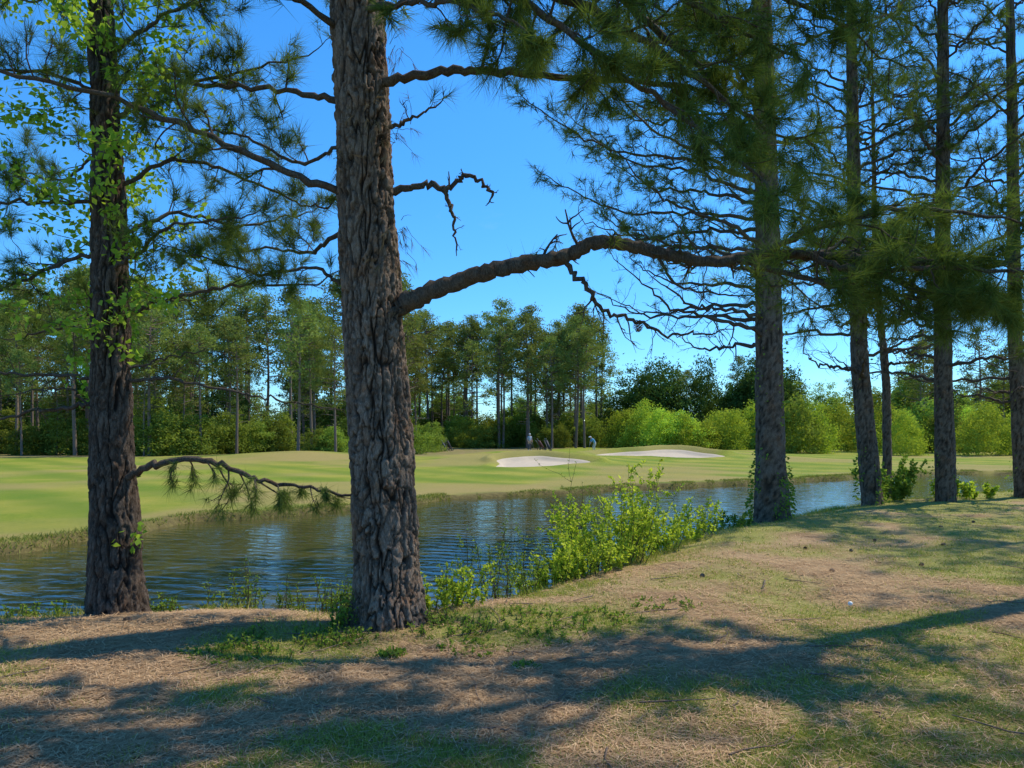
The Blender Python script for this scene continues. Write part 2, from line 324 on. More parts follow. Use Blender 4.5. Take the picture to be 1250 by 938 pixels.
for pts in ([(-1.25,6.4,5.6),(-.7,5.9,5.35),(-.1,5.4,4.85),(.4,5.2,4.4),(1.05,5.1,3.85),(1.65,5.1,3.4)],[(-.1,5.4,4.9),(.5,5.4,4.7),(1.2,5.5,4.35),(1.9,5.6,3.9)],
  [(-1.3,6.4,6.3),(-.5,6.0,5.9),(.3,5.7,5.4),(1.1,5.5,4.9),(1.9,5.4,4.4)],[(.3,5.7,5.4),(1.0,6.0,5.0),(1.7,6.2,4.5),(2.2,6.3,4.0)],[(.5,5.7,5.3),(1.3,5.6,5.2),(2.0,5.6,4.9),(2.6,5.6,4.6)]):
    T.limb(pts,.045,.012,.135,.68,.9,.22,2,up=-.03,tsc=1.08)
T.limb([(-1.2,6.3,5.2),(-.7,5.7,4.9),(-.3,5.3,4.65),(.1,5.0,4.3)],.03,.01,.14,.5,.9,.3,2,up=-.02)
T.limb([(-1.45,6.45,3.68),(-2.1,6.4,3.92),(-3.04,6.2,4.3),(-4.04,6.1,4.55),(-5,6,4.7)],.035,.012,.2,.6,.35,.15,2)
T.limb([(-1.5,6.5,4.5),(-2.1,6.7,4.7),(-2.9,6.8,4.8),(-3.9,7.0,5.1)],.03,.010,.16,.6,.6,.2,2)
T.limb([(-1.5,6.5,5.1),(-1.9,6.0,5.2),(-2.6,5.7,5.1),(-3.4,5.6,4.9)],.03,.010,.16,.6,.6,.2,2)
T.limb([(-1.5,6.6,3.4),(-1.9,7.0,3.3),(-2.4,7.4,3.45),(-3.0,7.8,3.5)],.022,.007,.15,.5,.5,.2,2)
T.limb([(-1.5,6.5,2.9),(-1.75,6.5,3.05),(-2.2,6.5,3.0),(-2.9,6.4,3.2)],.018,.006,.15,.4,.4,.2,2)
T.limb([(-1.5,6.5,4.1),(-1.9,6.6,4.0),(-2.4,6.6,4.25),(-3.0,6.6,4.3)],.02,.006,.14,.5,.55,.2,2)
for k in range(30):
    z=R(6.2,15.5); a=R(0,2*np.pi); L=R(2.0,4.6)*(1-.55*(z-6)/10); e=R(.0,.4)
    c,s_=math.cos(a),math.sin(a); x0=-1.38-.02*(z-6)
    T.limb([(x0,6.45,z),(x0+c*L*.4,6.45+s_*L*.4,z+L*.4*e),(x0+c*L,6.45+s_*L,z+L*e*.9+.2)],.045*(1-.04*z),.012,.33,.8,.9,.35,1,tsc=1.5,sides=6)
hi=[i for i,p in enumerate(T.tp) if p[2]>6.0]; lo=[i for i,p in enumerate(T.tp) if p[2]<=6.0]
T.branch_obj(root,M_branch)
A=Plant(); A.tp=[T.tp[i] for i in lo];A.td=[T.td[i] for i in lo];A.ts=[T.ts[i] for i in lo]
obj('needles',A.needle_mesh(34,.21,.0044,M_needle),root)
A.tp=[T.tp[i] for i in hi];A.td=[T.td[i] for i in hi];A.ts=[T.ts[i] for i in hi]
if hi: obj('crown_needles',A.needle_mesh(16,.2,.010,M_needle),root)
A=Plant()
for (x,y,z,n) in ((-.98,6.38,3.35,18),(-1.0,6.35,3.1,10),(-1.02,6.33,4.15,18),(-1.25,6.22,4.35,12),(-.86,6.4,2.55,8),(-1.42,6.3,3.9,8),(-1.0,6.3,4.9,8)):
    for k in range(n):
        A.twig(np.array([x,y,z])+rng.normal(0,.05,3),norm(rng.normal(0,1,3)+[.2,-.5,-.5]),R(.08,.28),.003,.7,0,up=-.15)
A.branch_obj(root,M_branch,'dead_twigs'); obj('dry_needle_clumps',A.needle_mesh(14,.13,.0035,M_dry,drop=.5),root)
# --- left pine
T=Plant(); root=tree_root()
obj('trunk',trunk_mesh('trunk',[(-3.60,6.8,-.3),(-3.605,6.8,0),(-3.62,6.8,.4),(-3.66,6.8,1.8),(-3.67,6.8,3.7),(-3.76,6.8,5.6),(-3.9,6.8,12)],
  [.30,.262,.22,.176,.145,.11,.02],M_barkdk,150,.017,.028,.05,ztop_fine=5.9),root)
T.limb([(-3.5,6.75,1.21),(-3.18,6.7,1.33),(-2.8,6.7,1.37),(-2.45,6.7,1.25),(-2.2,6.7,1.16),(-1.83,6.7,1.12),(-1.5,6.7,1.05)],.036,.012,.13,.42,.6,.25,2,up=-.14)
T.limb([(-3.5,6.8,2.09),(-3.1,6.8,2.10),(-2.6,6.8,2.0),(-2.2,6.8,1.92),(-1.7,6.8,1.84)],.018,.006,.15,.4,.15,.2,1,up=-.04)
T.limb([(-3.5,6.8,2.2),(-3.2,6.8,2.28),(-2.9,6.9,2.36)],.014,.005,.2,.3,.0,.3,0)
T.limb([(-3.5,6.8,2.68),(-3.2,6.7,2.78),(-2.8,6.7,2.88),(-2.3,6.6,2.93),(-1.7,6.5,2.9)],.024,.008,.14,.5,.5,.2,2)
T.limb([(-3.8,6.8,2.1),(-4.2,6.8,2.14),(-4.7,6.8,2.15),(-5.3,6.8,2.0)],.018,.007,.16,.4,.3,.2,1)
T.limb([(-3.8,6.8,1.9),(-4.0,6.8,1.84),(-4.4,6.8,1.8),(-4.9,6.8,1.68)],.024,.008,.16,.4,.2,.2,1)
T.limb([(-3.8,6.7,1.85),(-3.95,6.6,2.0),(-4.3,6.5,1.95)],.012,.005,.2,.3,.0,.2,1)
for pts in ([(-3.6,6.8,3.75),(-4.1,6.8,3.72),(-4.7,6.7,3.7),(-5.3,6.6,3.8)],[(-3.6,6.8,3.85),(-3.1,6.8,4.1),(-2.6,6.8,4.0),(-2.0,6.9,3.75),(-1.7,6.9,3.7)],[(-3.6,6.7,3.1),(-3.3,6.5,3.15),(-2.9,6.3,3.35),(-2.3,6.2,3.4)],
  [(-3.6,6.8,4.6),(-4.1,6.6,4.8),(-4.8,6.5,4.75)],[(-3.6,6.8,4.5),(-3.2,6.9,4.8),(-2.6,7.0,5.0),(-2.0,7.1,5.2)],[(-3.6,6.8,5.1),(-3.1,6.6,5.3),(-2.5,6.5,5.45)],[(-3.6,6.9,2.9),(-3.9,7.2,2.85),(-4.5,7.5,2.7),(-5.2,7.8,2.6)],
  [(-3.6,6.8,3.3),(-4.0,6.7,3.15),(-4.6,6.6,2.85),(-5.2,6.6,2.8)],[(-3.6,6.8,4.2),(-4.0,7.2,4.3),(-4.6,7.6,4.2),(-5.2,8,4.4)],[(-3.6,6.8,3.4),(-3.2,7.1,3.7),(-2.7,7.5,3.7),(-2.2,7.8,3.9)]):
    T.limb(pts,.022,.008,.14,.52,.58,.2,2)
for k in range(24):
    z=R(5.4,11.5); a=R(0,2*np.pi); L=R(1.6,3.4)*(1-.5*(z-5)/7); e=R(0,.45); c,s_=math.cos(a),math.sin(a)
    T.limb([(-3.77,6.8,z),(-3.77+c*L*.4,6.8+s_*L*.4,z+L*.4*e),(-3.77+c*L,6.8+s_*L,z+L*e)],.03,.01,.3,.7,.8,.3,1,tsc=1.1,sides=5)
finish(T,root,28,.18,.0040,M_needle)
P=[];D=[];S=[];VT=Plant()
for (z0,z1,n) in ((2.2,5.8,62),(.6,2.2,4)):
    for k in range(n):
        z=R(z0,z1); a=R(0,2*np.pi); st=np.array([-3.67+.15*math.cos(a),6.8+.15*math.sin(a),z])
        d=norm([math.cos(a),math.sin(a)*.8,R(-.3,.6)]); L=R(.25,1.2) if z>2.6 else R(.1,.3)
        Q=VT.twig(st,d,L,.005,0,0,up=.03)
        for i_ in range(int(16+80*L)):
            q=Q[rng.integers(1,7)]; P.append(q+rng.normal(0,.06,3)); D.append(rng.normal(0,1,3)+[0,0,-.4]); S.append(R(.04,.09))
VT.branch_obj(root,M_branch,'vine_stems'); obj('vine_leaves',leaf_mesh('vine_leaves',np.array(P),np.array(D),S,M_vine),root)
# --- generic pines
def gen_pine(path,radii,height_top,zlow,nb,Lmax,seed,nn=18,L=.23,w=.0085,sides=40,dz=.05,leaf=.86,dead=6,lvl=1,ivy=0,tsc=1.15,bias=None,sp=.22):
    global rng
    rng=np.random.default_rng(seed)
    root=empty('pine_tree'); T=Plant()
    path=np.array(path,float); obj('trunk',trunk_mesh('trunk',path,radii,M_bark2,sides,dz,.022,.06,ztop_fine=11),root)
    def c_at(z): return np.array([np.interp(z,path[:,2],path[:,0]),np.interp(z,path[:,2],path[:,1]),z])
    for k in range(nb+dead):
        t=(k+R(0,1))/(nb+dead); z=zlow+(height_top-zlow)*t; isdead=k<dead
        a=R(0,2*np.pi)
        if bias is not None and rng.random()<.42: a=bias+R(-.7,.7)
        Lb=Lmax*R(.55,1.1)*(1-.75*t**1.6); e=R(-.05,.35)+.5*t; c,s_=math.cos(a),math.sin(a)
        if isdead: Lb*=.7
        o=c_at(z); pts=[o,o+np.array([c*Lb*.35,s_*Lb*.35,Lb*.35*e]),o+np.array([c*Lb*.7,s_*Lb*.7,Lb*.7*e*.8]),o+np.array([c*Lb,s_*Lb,Lb*(e*.9+.1)])]
        T.limb(pts,.05*(1-.6*t),.010,sp if not isdead else .4,.8,0.06 if isdead else leaf,.25,lvl,up=.04,tsc=tsc,sides=6,jit=.03)
    finish(T,root,nn,L,w,M_needle)
    if ivy:
        P=[];D=[];S=[]
        for k in range(ivy):
            z=abs(rng.normal(0,.8)) if rng.random()<.7 else R(0,5.); a=R(0,2*np.pi); o=c_at(z); rr=np.interp(z,path[:,2],radii)+R(0,.05+.10*math.exp(-z*1.3))
            if fbm(np.array([a*1.5]),np.array([z*1.6]),2)[0]<.48: continue
            P.append(o+np.array([rr*math.cos(a),rr*math.sin(a),0])); D.append([math.cos(a),math.sin(a),R(-1.2,.4)]); S.append(R(.045,.09))
        obj('ivy_leaves',leaf_mesh('ivy_leaves',np.array(P),np.array(D),S,M_weed),root)
    return root
gen_pine([(5.02,14.3,-.3),(5.0,14.3,0),(4.97,14.3,1.2),(4.92,14.3,4.4),(4.85,14.3,8),(4.8,14.3,10.5),(4.7,14.3,17)],[.42,.35,.275,.24,.2,.16,.03],16.5,3.2,60,5.2,101,ivy=1700,bias=math.pi*1.0,dead=7)
gen_pine([(8.52,17.5,-.3),(8.47,17.5,0),(8.18,17.5,3.1),(8.05,17.5,6.5),(7.99,17.5,10.6),(7.9,17.5,16)],[.30,.24,.20,.16,.12,.03],15.5,2.8,46,4.2,102,ivy=900)
gen_pine([(10.4,20.5,-.3),(10.34,20.5,0),(10.3,20.5,3),(10.0,20.5,6.5),(9.9,20.5,13)],[.15,.13,.11,.08,.02],12.5,3.2,24,2.8,103,sides=24,dead=4)
gen_pine([(10.2,17.5,-.3),(10.2,17.5,0),(10.12,17.5,4),(10.13,17.5,11),(10.1,17.5,17)],[.28,.23,.19,.12,.03],16.5,2.8,48,4.2,104,ivy=300)
gen_pine([(12.7,18.5,-.3),(12.7,18.5,0),(12.5,18.5,4),(12.4,18.5,11),(12.3,18.5,16)],[.24,.20,.16,.11,.03],15.5,2.2,46,4.2,105,ivy=200)
gen_pine([(15.5,15,-.3),(15.5,15,0),(15.5,15,5),(15.4,15,15)],[.3,.25,.2,.03],15,3,36,4.2,106)
for (x,y,s,zl,nb,Lm) in ((7.6,4.4,107,5.0,26,3.6),(11.5,8.0,108,4.5,28,3.8),(5.5,-.5,109,5.0,28,4.0),(9.5,.5,110,4.5,26,4.0),(7.4,8.4,111,6.8,20,3.4)):  # unseen pines out of frame, added to cast shade on the foreground
    gen_pine([(x,y,-.3),(x,y,0),(x+.1,y,6),(x+.1,y,15)],[.25,.19,.15,.03],15,zl,nb,Lm,s,nn=11,w=.012,leaf=.75,sp=.34,dz=.1,tsc=1.05)
rng=np.random.default_rng(77)
# ---------------------------------------------------------------- distant trees
def far_pine(seed,H,R0,low=.42):
    global rng
    rng=np.random.default_rng(seed); T=Plant(); P=[(0,0,-.4),(R(-.3,.3),R(-.3,.3),H*.5),(R(-.5,.5),R(-.5,.5),H*.97)]
    Q=catmull(P,6); T.tube(Q,np.linspace(H*.012,.04,len(Q)),7)
    V=[];tint=[]
    ncl=int(56*R(.8,1.2))
    for k in range(ncl):
        t=low+(1-low)*(k/ncl)**.85; a=R(0,6.283); tt=(t-low)/(1-low)
        rr=R0*(math.sin(math.pi*min(1,tt*.75+.25))**.7)*R(.4,1.15)
        c0=np.array([np.interp(t*H,Q[:,2],Q[:,0]),np.interp(t*H,Q[:,2],Q[:,1]),t*H])
        c=c0+np.array([rr*math.cos(a),rr*math.sin(a),rr*R(.0,.4)])
        T.tube(np.array([c0,(c0+c)/2+[0,0,-.05],c]),np.array([.06,.045,.02]),3)
        n=58; cs=R(.45,.95); o=c+rng.normal(0,1,(n,3))*np.array([cs*.55,cs*.55,cs*.3])
        d=norm(rng.normal(0,1,(n,3))+[0,0,.2])*R(.2,.42,(n,1)); w=norm(np.cross(d,rng.normal(0,1,(n,3))))*R(.045,.09,(n,1))
        V.append(np.stack([o-w,o+w,o+d],1).reshape(-1,3)); tint.append(np.repeat(np.clip(R(0,.6)+R(0,.4,n),0,1),3))
    for k in range(6):
        z=H*R(.2,low); a=R(0,6.28); l=R(.8,2); T.tube(np.array([(0,0,z),(l*math.cos(a),l*math.sin(a),z+R(-.2,.3))])+[np.interp(z,Q[:,2],Q[:,0]),np.interp(z,Q[:,2],Q[:,1]),0],np.array([.04,.015]),3)
    V=np.vstack(V)
    return mk_mesh('far_trunk',np.vstack(T.V),np.vstack(T.F),M_farbark,None,True),mk_mesh('far_needles',V,np.arange(len(V)).reshape(-1,3),M_far,np.concatenate(tint))
def far_bush(seed,H,R0,mat,ncl=90,fs=.22,n=60):
    global rng
    rng=np.random.default_rng(seed); V=[];tint=[]
    for k in range(ncl):
        a=R(0,6.283); u=R(0.02,1); rr=R0*math.sqrt(max(0,1-(u*.95)**2.2))*R(.45,1.05)*(1+.25*math.sin(3*a+seed)); c=np.array([rr*math.cos(a),rr*math.sin(a),u*H*(.84+.16*math.sin(2*a+seed))])
        cs=R(.25,.55)*R0*.34; o=c+rng.normal(0,1,(n,3))*np.array([cs,cs,cs*.7])
        o[:,2]=np.maximum(o[:,2],0)
        d=norm(rng.normal(0,1,(n,3)))*R(.6,1.3,(n,1))*fs; w=norm(np.cross(d,rng.normal(0,1,(n,3))))*fs*.38
        V.append(np.stack([o-w,o+w,o+d],1).reshape(-1,3)); tint.append(np.repeat(np.clip(R(0,.55)+R(0,.45,n),0,1),3))
    V=np.vstack(V); return mk_mesh('foliage',V,np.arange(len(V)).reshape(-1,3),mat,np.concatenate(tint))
FP=[far_pine(200+k,H,r,lo) for k,(H,r,lo) in enumerate([(17,2.6,.50),(16,2.2,.42),(18,2.9,.52),(15,2.4,.36),(17,2.0,.52),(14.5,2.7,.34),(18,2.4,.58)])]
FB=[far_bush(300+k,5,2.6,M_farb,ncl=100) for k in range(3)]
FBR=[far_bush(320+k,4.6,2.6,M_farbr,ncl=110,fs=.17) for k in range(3)]
FD=[far_bush(340+k,10,3.2,M_fard,ncl=130,fs=.26) for k in range(2)]
FM=[far_bush(350+k,10,3.2,M_farb,ncl=110,fs=.26) for k in range(2)]
rng=np.random.default_rng(500)
Rp=empty('distant_pine_trees'); Rb=empty('distant_woodland'); Rs=empty('distant_shrubs')
def place(me,parent,x,y,s,sz=None,nm='plant'):
    o=obj(nm,me,parent); o.location=(x,y,hz(x,y)-.1); o.rotation_euler=(0,0,R(0,6.28)); o.scale=(s*R(.85,1.25),s*R(.85,1.25),sz or s*R(.8,1.2)); return o
def pinep(x,y,s):
    k=rng.integers(0,len(FP)); r=R(0,6.28); z=hz(x,y)
    for me in FP[k]:
        o=obj('pine',me,Rp); o.location=(x,y,z); o.rotation_euler=(0,0,r); o.scale=(s,s,s)
for k in range(95):
    y=R(60,98); pinep(-y*R(.13,.85),y,R(.6,1.08)*y/78)
for k in range(50):
    y=R(90,118); pinep(y*R(-.2,.13),y,R(.85,1.1)*y/100)
for k in range(16):
    y=R(105,135); pinep(y*R(.13,.8),y,R(.6,.8))
for k in range(7):
    y=R(70,95); pinep(y*R(.5,.85),y,R(.75,.95))
for k in range(56):
    y=R(62,76); place(FB[rng.integers(0,3)],Rs,-y*R(.1,.9),y,R(.3,.95),nm='shrub')
for k in range(44):
    y=R(92,108); place(FB[rng.integers(0,3)],Rs,y*R(-.25,.13),y,R(.45,1.0),nm='shrub')
for k in range(30):
    y=R(84,94); place(FBR[rng.integers(0,3)],Rs,y*R(.14,.36),y,R(.45,1.2),nm='shrub')
for k in range(36):
    y=R(62,86); place(FBR[rng.integers(0,3)] if rng.random()<.6 else FB[0],Rs,y*R(.38,.95),y,R(.55,1.25),nm='shrub')
for k in range(16):
    y=R(98,106); place(FD[rng.integers(0,2)],Rb,y*R(.13,.34),y,R(.75,1.15),nm='tree')
for k in range(26):
    y=R(95,112); place(FM[rng.integers(0,2)] if rng.random()<.6 else FD[0],Rb,y*R(.33,.95),y,R(.7,1.2),nm='tree')
for k in range(100):
    y=R(125,165); place((FM+FD)[rng.integers(0,4)],Rb,y*R(-1.1,1.1),y,R(.8,1.15),nm='tree')
for k in range(36):
    y=R(80,108); place((FM+FD)[rng.integers(0,4)],Rb,-y*R(.15,.95),y,R(.55,1.05),nm='tree')
for k in range(18):
    y=R(118,126); place((FM+FD)[rng.integers(0,4)],Rb,y*R(-.26,.15),y,R(.6,.85),nm='tree')
# ---------------------------------------------------------------- near shrubs and weeds
rng=np.random.default_rng(600)
def shrub(name,x,y,H,Rr,ns,nl,ls,mat,wid=.32,bare=.15,spread=.5):
    root=empty(name); T=Plant(); P=[];D=[];S=[]
    for k in range(ns):
        a=R(0,6.283); r0=Rr*.7*math.sqrt(R(0,1)); bx=x+r0*math.cos(a); by=y+r0*math.sin(a)*.8; h=H*R(.35,1)*(1-.3*r0/Rr)
        if rng.random()<.12: h*=1.25
        d=np.array([math.cos(a)*spread*R(.2,1),math.sin(a)*spread*R(.2,1),1.])
        Q=T.twig((bx,by,hz(bx,by)-.03),d,h,.006,0,0,up=.08,crook=.12)
        subs=[(Q,1.)]
        for q in range(3):
            i_=rng.integers(2,6); subs.append((T.twig(Q[i_],norm(rng.normal(0,.7,3)+[0,0,.7]),h*R(.2,.4),.003,0,0),.5))
        for (W,f) in subs:
            for i_ in range(int(nl*f)):
                u=R(bare,1)*6; q=W[min(5,int(u))]*(1-u%1)+W[min(6,int(u)+1)]*(u%1)
                P.append(q); D.append(norm(rng.normal(0,1,3)+[0,0,.35])); S.append(ls*R(.5,1.2))
    T.branch_obj(root,M_branch,'stems'); obj('leaves',leaf_mesh('leaves',np.array(P),np.array(D),S,mat,wid),root); return root
shrub('shrub',1.2,10.0,1.6,.85,60,50,.062,M_leaf,.26)
shrub('shrub',1.85,11.2,1.15,.95,44,46,.062,M_leaf,.26)
shrub('shrub',2.7,12.2,.8,.9,30,36,.06,M_leaf,.26)
shrub('shrub',.5,8.9,.75,.55,34,38,.052,M_leaf,.26)
shrub('shrub',1.0,9.3,.75,.6,34,38,.052,M_leaf,.26)
shrub('shrub',-.6,7.15,.55,.4,26,30,.048,M_leaf,.26)
shrub('shrub',3.7,13.6,.45,.9,24,26,.06,M_weed,.26)
shrub('shrub',9.3,18.3,1.3,.6,24,50,.09,M_weed)
shrub('shrub',11.2,18.6,.7,1.0,24,40,.09,M_leaf)
shrub('shrub',13.8,18.9,1.0,1.3,30,40,.09,M_leaf)
for (x,y,h) in ((-.35,8.2,1.15),(.0,8.6,1.2),(-.15,7.9,.9),(.15,8.3,1.0),(-.8,7.9,.8),(.6,9.4,1.2),(1.0,10,1.6)):
    shrub('tall_weed',x,y,h,.25,7,22,.045,M_weed,.18,.2,.25)
for (x,y,h,r) in ((-2.5,7.4,.65,.4),(-2.0,7.5,.55,.3),(-1.65,7.1,.55,.25),(-2.9,7.5,.45,.3),(-4.4,6.9,.25,.35),(-3.3,7.1,.25,.3),(-1.4,6.3,.4,.18)):
    shrub('tall_weed',x,y,h,r,16,14,.04,M_weed,.2,.2,.4)
for (x,y,h,r) in ((-1.75,5.75,.15,.6),(-2.1,5.4,.10,.4),(-1.4,5.9,.14,.4),(-.5,6.2,.2,.45),(.15,6.5,.12,.6),(.75,6.4,.10,.5),(1.4,6.9,.08,.5),(-.9,5.5,.1,.12),(.1,5.2,.06,.15),(-3.6,4.1,.06,.15),(-.3,5.7,.08,.4),(.3,6.0,.08,.5)):
    shrub('weed_patch',x,y,h,r,60,7,.035,M_weed,.22,.1,1.1)
# ---------------------------------------------------------------- ground litter and grass
def scatter(n,ymin,ymax):
    u=R(0,1,n); y=1/(1/ymin-u*(1/ymin-1/ymax)); x=R(-1,1,n)*(.78*y+.8); return x,y
x,y=scatter(230000,2.6,15); g=grassmask(x,y); dn,df=edges(x,y)
k=(R(0,1,len(x))>g*.8)&(dn<.5); x,y=x[k],y[k]; n=len(x); z=height(x,y)
a=R(0,6.283,n); L=R(.06,.17,n)*.5; sl=R(-.12,.12,n); wd=.0014+.0003*y
o=np.stack([x,y,z+R(.003,.022,n)],-1); d=np.stack([np.cos(a)*L,np.sin(a)*L,sl*L],-1); w=np.stack([-np.sin(a)*wd,np.cos(a)*wd,np.zeros(n)],-1)
obj('pine_straw',mk_mesh('pine_straw',np.stack([o-d-w,o-d+w,o+d],1).reshape(-1,3),np.arange(3*n).reshape(-1,3),M_straw,np.repeat(R(0,1,n),3)))
def blades(name,x,y,h,mat,wd,lean=.5):
    n=len(x); z=height(x,y)-.005; a=R(0,6.283,n); h=h*R(.5,1.2,n)
    o=np.stack([x,y,z],-1); l=rng.normal(0,lean,(n,2))*h[:,None]; w=np.stack([np.cos(a)*wd,np.sin(a)*wd,np.zeros(n)],-1)
    tip=o+np.stack([l[:,0],l[:,1],h],-1)
    return obj(name,mk_mesh(name,np.stack([o-w,o+w,tip],1).reshape(-1,3),np.arange(3*n).reshape(-1,3),mat,np.repeat(R(0,1,n),3)))
x,y=scatter(440000,2.6,24); g=grassmask(x,y)*(.2+.8*sstep(.35,.6,fbm(x*4,y*4,2))); dn,df=edges(x,y)
k=(R(0,1,len(x))<g*.95)&(dn<.45); x,y=x[k],y[k]
blades('grass',x,y,.040+.03*sstep(-1.5,0,edges(x,y)[0]),M_grass,.0022+.0003*y,.7)
n=60000; x=R(-12,30,n); yf=np.interp(x,FX,FY); y=yf+R(-1.,1.6,n); dn,df=edges(x,y); k=(np.abs(df+.25)<.5)&(height(x,y)>WATER-.02)&(fbm(x*1.2,y*1.2,3)>.48); x,y=x[k],y[k]
blades('shore_grass',x,y,.085*(.4+fbm(x*.8,y*.8,2)),M_sgrass,.012,.6)
n=60000; x=R(-8,16,n); y=np.interp(x,NX,NY)+R(-1.5,1.5,n); dn,df=edges(x,y); k=(np.abs(dn)<.45)&(fbm(x*1.5,y*1.5,3)>.5-.1*sstep(0,2,x)); x,y=x[k],y[k]
blades('bank_grass',x,y,.12,M_grass,.004,.6)
T=Plant()
for k in range(70):
    y=1/(R(1/11,1/3.)); x=R(-.75,.75)*y
    if edges(np.array([x]),np.array([y]))[0][0]>-.2: continue
    a=R(0,6.28); L=R(.1,.6); q=np.linspace(0,1,6)[:,None]*np.array([[math.cos(a)*L,math.sin(a)*L,0]])+np.array([[x,y,0]])+np.concatenate([rng.normal(0,.012,(6,2)),np.zeros((6,1))],1)
    q[:,2]=height(q[:,0],q[:,1])+R(.01,.03); T.tube(q,np.linspace(.006,.003,6),4)
o=T.branch_obj(None,M_bark,'fallen_twigs')
# pine cones
def cone_mesh():
    V=[];F=[];n=0
    for k in range(70):
        t=k/70; a=k*2.4; r=.028*math.sin(math.pi*(.12+.8*t))+.004; z=-.04+.08*t; c,s_=math.cos(a),math.sin(a); e=.012
        tan=np.array([-s_,c,0]); p0=np.array([r*.5*c,r*.5*s_,z]); p1=np.array([r*1.25*c,r*1.25*s_,z+.01])
        V+= [p0-tan*e*.4,p0+tan*e*.4,p1+tan*e*.7,p1-tan*e*.7]; F.append([n,n+1,n+2,n+3]); n+=4
    return np.array(V),np.array(F)
CV,CF=cone_mesh(); VV=[];FF=[];n=0
pts=[(2.12,8.3),(4.1,10.4),(4.6,10.1),(5.5,11.3),(3.7,8.6),(-3.2,6.2),(-4.1,5.9),(5.0,9.1),(6.2,10.7),(7.2,12.5),(8.3,13.4)]
for (x,y) in pts:
    a=R(0,6.28); b_=R(1.1,1.9); ca_,sa_=math.cos(a),math.sin(a); Rm=np.array([[ca_,-sa_*math.cos(b_),sa_*math.sin(b_)],[sa_,ca_*math.cos(b_),-ca_*math.sin(b_)],[0,math.sin(b_),math.cos(b_)]])
    VV.append(CV@Rm.T*R(.6,.85)+[x,y,hz(x,y)+.012]); FF.append(CF+n); n+=len(CV)
VV.append(CV*1.2+[1.06,6.25,2.50]); FF.append(CF+n)
obj('pine_cones',mk_mesh('pine_cones',np.vstack(VV),np.vstack(FF),plain_mat('cone_scales',(.16,.11,.08),.8)))
bpy.ops.mesh.primitive_uv_sphere_add(segments=24,ring_count=16,radius=.0215,location=(3.18,7.0,hz(3.18,7.0)+.035)); o=bpy.context.object; o.name='golf_ball'
for p_ in o.data.polygons: p_.use_smooth=True
o.data.materials.append(plain_mat('ball_white',(.75,.75,.73),.35,.03,200))
# ---------------------------------------------------------------- golfers
def golfer(x,y,rot,joints,edges_,rads,shirt,trousers,club):
    me=bpy.data.meshes.new('body'); me.from_pydata(joints,edges_,[]); o=bpy.data.objects.new('tmp',me); COL.objects.link(o)
    sk=o.modifiers.new('s','SKIN'); 
    for i_,v in enumerate(me.skin_vertices[0].data): v.radius=(rads[i_],rads[i_]*.85); v.use_root=(i_==0)
    ss=o.modifiers.new('u','SUBSURF'); ss.levels=1; ss.render_levels=1
    bpy.context.view_layer.update(); dg=bpy.context.evaluated_depsgraph_get(); m2=bpy.data.meshes.new_from_object(o.evaluated_get(dg)); bpy.data.objects.remove(o)
    m2.materials.clear()
    for mt in (plain_mat('skin',(.45,.28,.2)),plain_mat('shirt',shirt),plain_mat('trousers',trousers),plain_mat('shoes',(.5,.5,.5))): m2.materials.append(mt)
    hx=np.array(joints[HEADI]); 
    pelvis=np.array(joints[0]); chest=np.array(joints[2]); ax=norm(chest-pelvis)
    hands=[np.array(joints[i]) for i in HANDI]
    for p_ in m2.polygons:
        c=np.array(p_.center); p_.use_smooth=True
        if np.linalg.norm(c-hx)<.17 or min(np.linalg.norm(c-h) for h in hands)<.26: mi=0
        elif c[2]<.1: mi=3
        elif (c-pelvis)@ax<.03: mi=2
        else: mi=1
        p_.material_index=mi
    root=empty('golfer',(x,y,hz(x,y)+.02)); root.rotation_euler=(0,0,rot); obj('body',m2,root)
    T=Plant(); T.tube(np.array([hx+[0,0,.03],hx+[0,0,.08],hx+[0,0,.115],hx+[0,0,.125]]),np.array([.108,.104,.07,.01]),14)
    T.tube(np.array([hx+[0,-.09,.04],hx+[0,-.18,.03]]),np.array([.07,.03]),6); c=T.branch_obj(root,plain_mat('cap',(.7,.7,.7)),'cap')
    T=Plant(); a,b_=np.array(club[0]),np.array(club[1]); T.tube(np.array([a,b_]),np.array([.012,.008]),6); T.tube(np.array([b_,b_+[0,-.1,.01]]),np.array([.02,.015]),6); T.branch_obj(root,plain_mat('club_steel',(.3,.3,.3),.3),'golf_club')
HEADI=4; HANDI=(8,12)
E=[(0,1),(1,2),(2,3),(3,4),(4,5),(2,6),(6,7),(7,8),(2,10),(10,11),(11,12),(8,9),(12,13),(0,14),(14,15),(15,16),(16,17),(0,18),(18,19),(19,20),(20,21)]
Rd=[.15,.15,.17,.06,.105,.07,.075,.05,.04,.03,.075,.05,.04,.03,.1,.07,.045,.04,.1,.07,.045,.04]
J1=[(0,0,.95),(0,0,1.15),(0,0,1.38),(0,0,1.52),(0,-.02,1.63),(0,-.01,1.73),(.2,0,1.42),(.26,.02,1.15),(.22,-.12,.92),(.21,-.18,.84),(-.2,0,1.42),(-.27,.03,1.15),(-.24,-.1,.92),(-.23,-.16,.84),(.11,0,.86),(.13,-.02,.48),(.14,.02,.08),(.15,-.14,.04),(-.11,0,.86),(-.14,-.03,.48),(-.16,.02,.08),(-.18,-.13,.04)]
